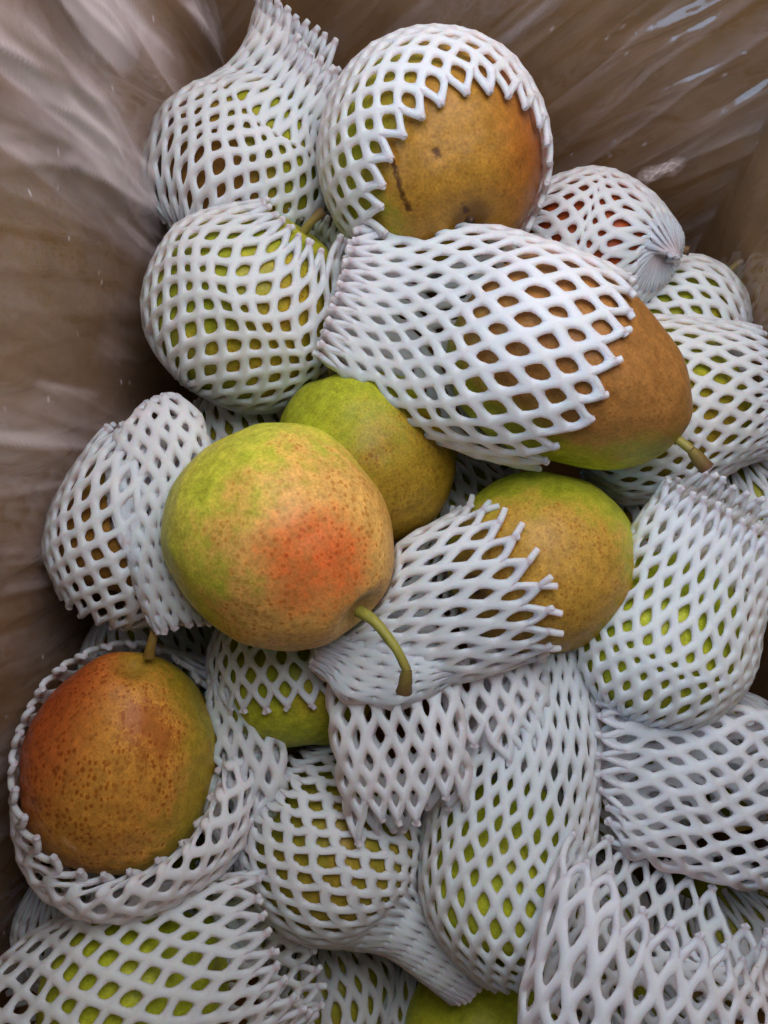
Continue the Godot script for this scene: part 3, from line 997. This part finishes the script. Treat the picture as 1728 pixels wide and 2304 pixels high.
	net("white foam net bunched into a knot against the back wall of the box", [[6.36, 11.94, -4.75, 1.70, 1.70], [7.55, 11.60, -4.65, 2.94, 2.94], [9.07, 11.18, -4.30, 3.15, 3.15], [10.24, 10.85, -3.60, 2.58, 2.50], [10.85, 10.62, -2.80, 1.81, 1.52], [11.13, 10.41, -2.00, 0.74, 0.59], [11.07, 10.16, -2.10, 0.26, 0.22]], {"push": ["rusty"], "rip": 0.02, "waves": 5, "noise": 0.1, "count": 22, "clear": 0.24})
	net("dim white foam net deepest in the far corner behind the bunched net", [[10.95, 9.29, -6.20, 1.69, 1.69], [11.94, 8.71, -6.00, 2.83, 2.83], [13.02, 8.14, -5.80, 3.12, 3.12], [14.29, 7.27, -5.60, 2.48, 2.48], [15.32, 6.65, -5.60, 1.24, 1.24]], {"push": ["far"]})
	net("white foam net with a slanted open mouth showing a green stem, by the far wall", [[7.76, 2.80, -3.00, 1.72, 1.72], [8.75, 3.25, -2.80, 3.04, 3.04], [11.18, 4.15, -2.40, 3.61, 3.57], [13.17, 4.56, -2.00, 3.06, 2.78], [14.93, 4.72, -1.80, 2.58, 1.66]], {"push": ["right"], "noise": 0.1})
	net("white foam net with a thick cuff folded down beside the large blushed pear", [[-10.79, -3.46, -0.80, 1.78, 1.78], [-10.19, -2.37, -0.60, 2.66, 2.66], [-9.44, -0.59, -0.20, 2.83, 2.83], [-8.85, 1.13, 0.30, 2.49, 2.40], [-8.53, 2.49, 0.50, 1.91, 1.36], [-8.33, 3.23, 0.70, 1.19, 0.68]], {"push": ["left"], "count": 20, "fold": [[[[-8.56, 3.56, 0.40, 1.06, 0.51], [-8.21, 2.94, 1.10, 1.67, 0.73], [-7.85, 1.56, 1.80, 1.82, 0.59], [-7.65, -0.23, 2.10, 1.67, 0.48], [-7.19, -2.49, 2.00, 1.36, 0.45], [-6.80, -4.38, 1.80, 0.94, 0.46]], {"count": 12, "noise": 0.2, "cell": 0.62, "strand": 0.165, "push": ["hero", "left"], "seed": 3}]]})
	net("white foam net opened like a cup round the orange and red speckled pear", [[-9.42, -8.65, 1.30, 3.41, 3.95], [-9.59, -9.01, 0.60, 3.84, 4.38], [-9.39, -9.96, -0.60, 4.75, 5.03], [-8.90, -11.02, -2.00, 4.45, 4.45], [-8.67, -11.74, -3.20, 2.51, 2.31]], {"push": ["cup"], "ref": Vector3(0.00, 1.00, 0.00), "noise": 0.1, "cell": 0.78, "count": 26, "clear": 0.16, "stub": 0.08, "fold": [[[[-5.81, -6.40, -0.40, 0.79, 0.35], [-5.36, -8.20, 0.10, 1.45, 0.42], [-5.26, -10.07, 0.20, 1.62, 0.41], [-5.50, -12.13, -0.20, 1.22, 0.38], [-5.55, -13.85, -0.90, 0.64, 0.32]], {"count": 10, "noise": 0.3, "seed": 2, "strand": 0.15}]]})
	net("white foam net with forked cut ends, half drawn over the olive brown pear", [[-1.68, -4.71, 1.50, 1.94, 0.43], [0.08, -4.08, 1.60, 2.49, 0.69], [1.72, -3.47, 1.65, 2.72, 1.15], [2.98, -3.05, 1.30, 2.85, 1.99], [4.13, -2.60, 0.80, 2.97, 2.84], [4.45, -2.48, 0.65, 3.02, 2.92]], {"push": ["half", "hero"], "cut1": [0.5, 1.0], "noise": 0.08, "cell": 0.84, "count": 21, "stub": 0.45, "fold": [[[[-2.27, -4.69, 1.90, 0.65, 0.13], [-0.97, -5.25, 2.10, 1.00, 0.14], [0.48, -5.53, 2.15, 1.06, 0.14], [1.93, -5.38, 2.10, 0.93, 0.14], [3.08, -5.09, 1.90, 0.58, 0.13]], {"count": 13, "noise": 0.4, "cell": 0.74, "seed": 6}]]})
	net("white foam net with a zigzag lower edge under the large blushed pear", [[-4.07, -3.10, -2.60, 2.08, 2.08], [-3.76, -4.77, -2.40, 3.19, 3.19], [-3.55, -6.39, -2.20, 3.40, 3.40], [-3.43, -7.77, -2.00, 3.12, 3.12]], {"push": ["low"], "strand": 0.125})
	net("empty white foam net lying flat under the stem of the large blushed pear", [[0.08, -4.93, 1.00, 2.18, 0.50], [0.33, -6.46, 1.60, 2.39, 0.49], [0.52, -8.01, 1.90, 2.40, 0.45], [0.68, -9.67, 1.80, 2.25, 0.42], [0.82, -11.42, 1.50, 1.84, 0.39]], {"noise": 0.2, "count": 14, "cell": 0.82, "cut1": [1.6, 2.6], "push": ["lime", "square", "low"]})
	net("long white foam net round the bright lime pear, its top folded over", [[5.67, -4.85, -0.60, 2.30, 0.89], [5.70, -6.73, -0.30, 2.35, 1.16], [5.59, -8.63, -0.20, 2.62, 1.83], [4.85, -11.72, -0.50, 3.14, 2.97], [4.61, -13.53, -0.60, 3.22, 3.19], [4.82, -15.76, -0.80, 2.68, 2.68], [5.39, -17.67, -1.00, 1.51, 1.44]], {"push": ["lime"], "noise": 0.1, "fold": [[[[3.94, -5.03, 0.40, 1.92, 0.38], [4.02, -6.60, 1.00, 1.94, 0.37], [4.26, -8.25, 1.10, 1.87, 0.37], [4.54, -9.99, 0.90, 1.51, 0.37]], {"count": 12, "noise": 0.22, "cut1": [1.6, 0.6], "push": ["lime"], "seed": 5, "strand": 0.15}]]})
	net("square meshed white foam net with a twisted tail, round the olive pear", [[-4.13, -10.22, -2.40, 1.69, 1.69], [-3.55, -11.09, -2.20, 2.99, 2.99], [-2.12, -12.98, -1.80, 3.54, 3.54], [-0.64, -14.72, -1.40, 2.47, 2.37], [0.89, -15.82, -0.90, 1.47, 1.00], [2.32, -17.16, -0.80, 1.14, 0.75], [3.59, -18.56, -1.00, 0.97, 0.65]], {"push": ["square", "lime"], "twist": 0.25, "count": 24})
	net("broad white foam net with frayed ends, lowest beside the wall", [[-14.85, -20.17, -0.20, 1.92, 1.92], [-12.45, -19.18, 0.10, 3.20, 3.20], [-9.07, -17.87, 0.40, 3.59, 3.51], [-6.08, -16.61, 0.80, 3.17, 2.70], [-3.99, -15.71, 1.20, 2.75, 1.75], [-2.97, -15.26, 1.40, 2.48, 1.24]], {"push": ["bottom"], "noise": 0.16, "count": 22, "cell": 0.86})
	net("tall white foam net with an open end, round the bright green pear", [[9.33, -7.45, -0.70, 1.60, 1.60], [9.74, -6.54, -0.60, 2.75, 2.75], [10.49, -4.63, -0.30, 3.30, 3.30], [11.26, -2.63, 0.50, 2.93, 2.39], [11.94, -1.06, 1.30, 2.72, 1.39], [12.52, 0.18, 1.90, 2.79, 0.84], [12.75, 0.66, 2.10, 2.87, 0.74]], {"push": ["bright"], "cut1": [1.4, 2.0], "noise": 0.14})
	net("empty white foam net lying open above the front right corner of the heap", [[8.07, -9.55, 0.60, 2.58, 0.24], [9.08, -9.57, 0.90, 2.96, 0.44], [11.23, -9.95, 1.00, 3.08, 0.57], [13.57, -10.37, 1.00, 3.12, 0.60], [15.58, -10.71, 1.00, 3.02, 0.60]], {"noise": 0.36, "cell": 0.8, "count": 16, "push": ["bright", "lime"]})
	net("large empty white foam net standing mouth up in the front right corner", [[10.14, -12.22, 2.20, 3.50, 1.80], [9.56, -13.39, 2.80, 3.79, 1.91], [8.96, -14.77, 3.40, 4.01, 1.92], [8.82, -16.33, 3.60, 4.26, 1.90], [8.89, -18.75, 3.40, 4.44, 1.92]], {"noise": 0.2, "cut0": [3.0, 1.57], "strand": 0.15, "cell": 0.82, "count": 21, "push": ["lime"]})
	net("dim shadowed foam net under the square meshed net at the front", [[-2.75, -19.36, -6.40, 1.69, 1.69], [-2.42, -20.41, -6.20, 2.95, 2.95], [-2.30, -21.45, -6.00, 3.18, 3.18], [-2.20, -22.91, -6.00, 2.72, 2.72], [-2.09, -23.96, -6.00, 1.26, 1.26]], {"push": ["dark_one"]})
	net("dim shadowed foam net beside the twisted tail at the front", [[1.58, -19.94, -6.30, 1.48, 1.48], [2.00, -21.09, -6.10, 2.73, 2.73], [2.20, -22.29, -6.00, 3.02, 3.02], [2.41, -23.75, -6.00, 2.30, 2.30], [2.51, -24.59, -6.00, 1.05, 1.05]], {"push": ["dark_two"]})
	net("dim shadowed foam net behind the orange and red speckled pear", [[-10.66, -4.50, -4.60, 1.41, 1.41], [-10.32, -5.29, -4.50, 2.51, 2.51], [-10.02, -6.30, -4.50, 2.81, 2.81], [-9.72, -7.50, -4.50, 2.31, 2.31], [-9.52, -8.30, -4.50, 1.20, 1.20]], {"push": ["under_cup"]})
	net("dim shadowed foam net in the gap above the large blushed pear", [[-6.77, 4.64, -5.30, 1.44, 1.44], [-6.45, 3.91, -5.20, 2.56, 2.56], [-6.14, 2.89, -5.20, 2.87, 2.87], [-5.83, 1.66, -5.20, 2.35, 2.35], [-5.63, 0.84, -5.20, 1.23, 1.23]], {"push": ["under_plain"]})
	net("dim shadowed foam net low against the brown wall", [[-13.03, -15.68, -4.00, 1.38, 1.38], [-12.84, -16.37, -4.00, 2.47, 2.47], [-12.64, -17.36, -4.00, 2.76, 2.76], [-12.34, -18.54, -4.00, 2.27, 2.27], [-12.15, -19.33, -4.00, 1.18, 1.18]], {"push": ["under_wall"]})
	net("dim shadowed foam net in the gap behind the half netted pear", [[10.77, 0.54, -5.60, 1.45, 1.45], [11.15, -0.29, -5.50, 2.68, 2.68], [11.56, -1.32, -5.50, 3.10, 3.10], [11.97, -2.66, -5.50, 2.58, 2.58], [12.18, -3.49, -5.50, 1.24, 1.24]], {"push": ["under_half"]})
	pear("deep_0", "dim green pear deep under the large mouth up net's left edge", Vector3(8.34, -17.56, -4.20), Vector3(0.10, 0.70, 0.40), 2.78, 2.90, {"like": "lime"})
	net("dim shadowed foam net glimpsed between the lime pear and the large mouth up net", [[7.55, -15.68, -4.20, 1.39, 1.39], [7.85, -16.47, -4.20, 2.58, 2.58], [8.34, -17.56, -4.20, 2.98, 2.98], [8.84, -18.76, -4.20, 2.48, 2.48], [9.04, -19.45, -4.20, 1.19, 1.19]], {"push": ["deep_0"], "roll": 0.0})
	pear("deep_1", "dim green pear glimpsed through the large mouth up net", Vector3(14.85, -18.39, -5.00), Vector3(0.30, 0.70, 0.40), 2.85, 2.97, {"like": "square"})
	net("dim shadowed foam net glimpsed through the large mouth up net", [[14.04, -16.46, -5.00, 1.42, 1.42], [14.34, -17.27, -5.00, 2.65, 2.65], [14.85, -18.39, -5.00, 3.05, 3.05], [15.36, -19.61, -5.00, 2.54, 2.54], [15.57, -20.33, -5.00, 1.22, 1.22]], {"push": ["deep_1"], "roll": 0.6})
	pear("deep_2", "dim green pear glimpsed through the empty open net", Vector3(13.98, -10.23, -3.00), Vector3(0.50, 0.70, 0.40), 2.68, 2.80, {"like": "plain"})
	net("dim shadowed foam net glimpsed through the empty net above the corner", [[13.21, -8.41, -3.00, 1.34, 1.34], [13.50, -9.17, -3.00, 2.49, 2.49], [13.98, -10.23, -3.00, 2.87, 2.87], [14.46, -11.38, -3.00, 2.39, 2.39], [14.65, -12.05, -3.00, 1.15, 1.15]], {"push": ["deep_2"], "roll": 1.2})
	pear("deep_3", "dim green pear deep beside the bright lime pear's net", Vector3(9.75, -10.81, -3.60), Vector3(0.10, 0.70, 0.40), 2.73, 2.85, {"like": "lime"})
	net("dim shadowed foam net deep beside the bright lime pear", [[8.97, -8.95, -3.60, 1.37, 1.37], [9.27, -9.74, -3.60, 2.54, 2.54], [9.75, -10.81, -3.60, 2.93, 2.93], [10.24, -11.98, -3.60, 2.44, 2.44], [10.44, -12.66, -3.60, 1.17, 1.17]], {"push": ["deep_3"], "roll": 1.7999999999999998})
	pear("deep_4", "dim green pear under the large mouth up net", Vector3(11.26, -22.20, -4.00), Vector3(0.30, 0.70, 0.40), 2.76, 2.88, {"like": "square"})
	net("dim shadowed foam net under the large mouth up net", [[10.47, -20.32, -4.00, 1.38, 1.38], [10.76, -21.11, -4.00, 2.57, 2.57], [11.26, -22.20, -4.00, 2.96, 2.96], [11.75, -23.38, -4.00, 2.47, 2.47], [11.95, -24.07, -4.00, 1.18, 1.18]], {"push": ["deep_4"], "roll": 2.4})
	pear("deep_5", "dim green pear deep between the three bare pears", Vector3(3.56, -0.29, -6.00), Vector3(0.50, 0.70, 0.40), 2.93, 3.06, {"like": "plain"})
	net("dim shadowed foam net deep between the three bare pears", [[2.72, 1.70, -6.00, 1.47, 1.47], [3.04, 0.86, -6.00, 2.72, 2.72], [3.56, -0.29, -6.00, 3.14, 3.14], [4.08, -1.55, -6.00, 2.62, 2.62], [4.29, -2.28, -6.00, 1.26, 1.26]], {"push": ["deep_5"], "roll": 3.0})
	pear("deep_6", "dim green pear deep under the cup shaped net", Vector3(-7.20, -17.07, -4.40), Vector3(0.10, 0.70, 0.40), 2.80, 2.92, {"like": "lime"})
	net("dim shadowed foam net deep under the cup shaped net", [[-8.00, -15.17, -4.40, 1.40, 1.40], [-7.70, -15.97, -4.40, 2.60, 2.60], [-7.20, -17.07, -4.40, 3.00, 3.00], [-6.70, -18.27, -4.40, 2.50, 2.50], [-6.50, -18.97, -4.40, 1.20, 1.20]], {"push": ["deep_6"], "roll": 3.5999999999999996})
	pear("deep_7", "dim green pear deep behind the tall net", Vector3(16.29, -0.28, -4.60), Vector3(0.30, 0.70, 0.40), 2.82, 2.94, {"like": "square"})
	net("dim shadowed foam net deep behind the tall net", [[15.48, 1.63, -4.60, 1.41, 1.41], [15.78, 0.82, -4.60, 2.61, 2.61], [16.29, -0.28, -4.60, 3.02, 3.02], [16.79, -1.49, -4.60, 2.51, 2.51], [16.99, -2.19, -4.60, 1.21, 1.21]], {"push": ["deep_7"], "roll": 4.2})
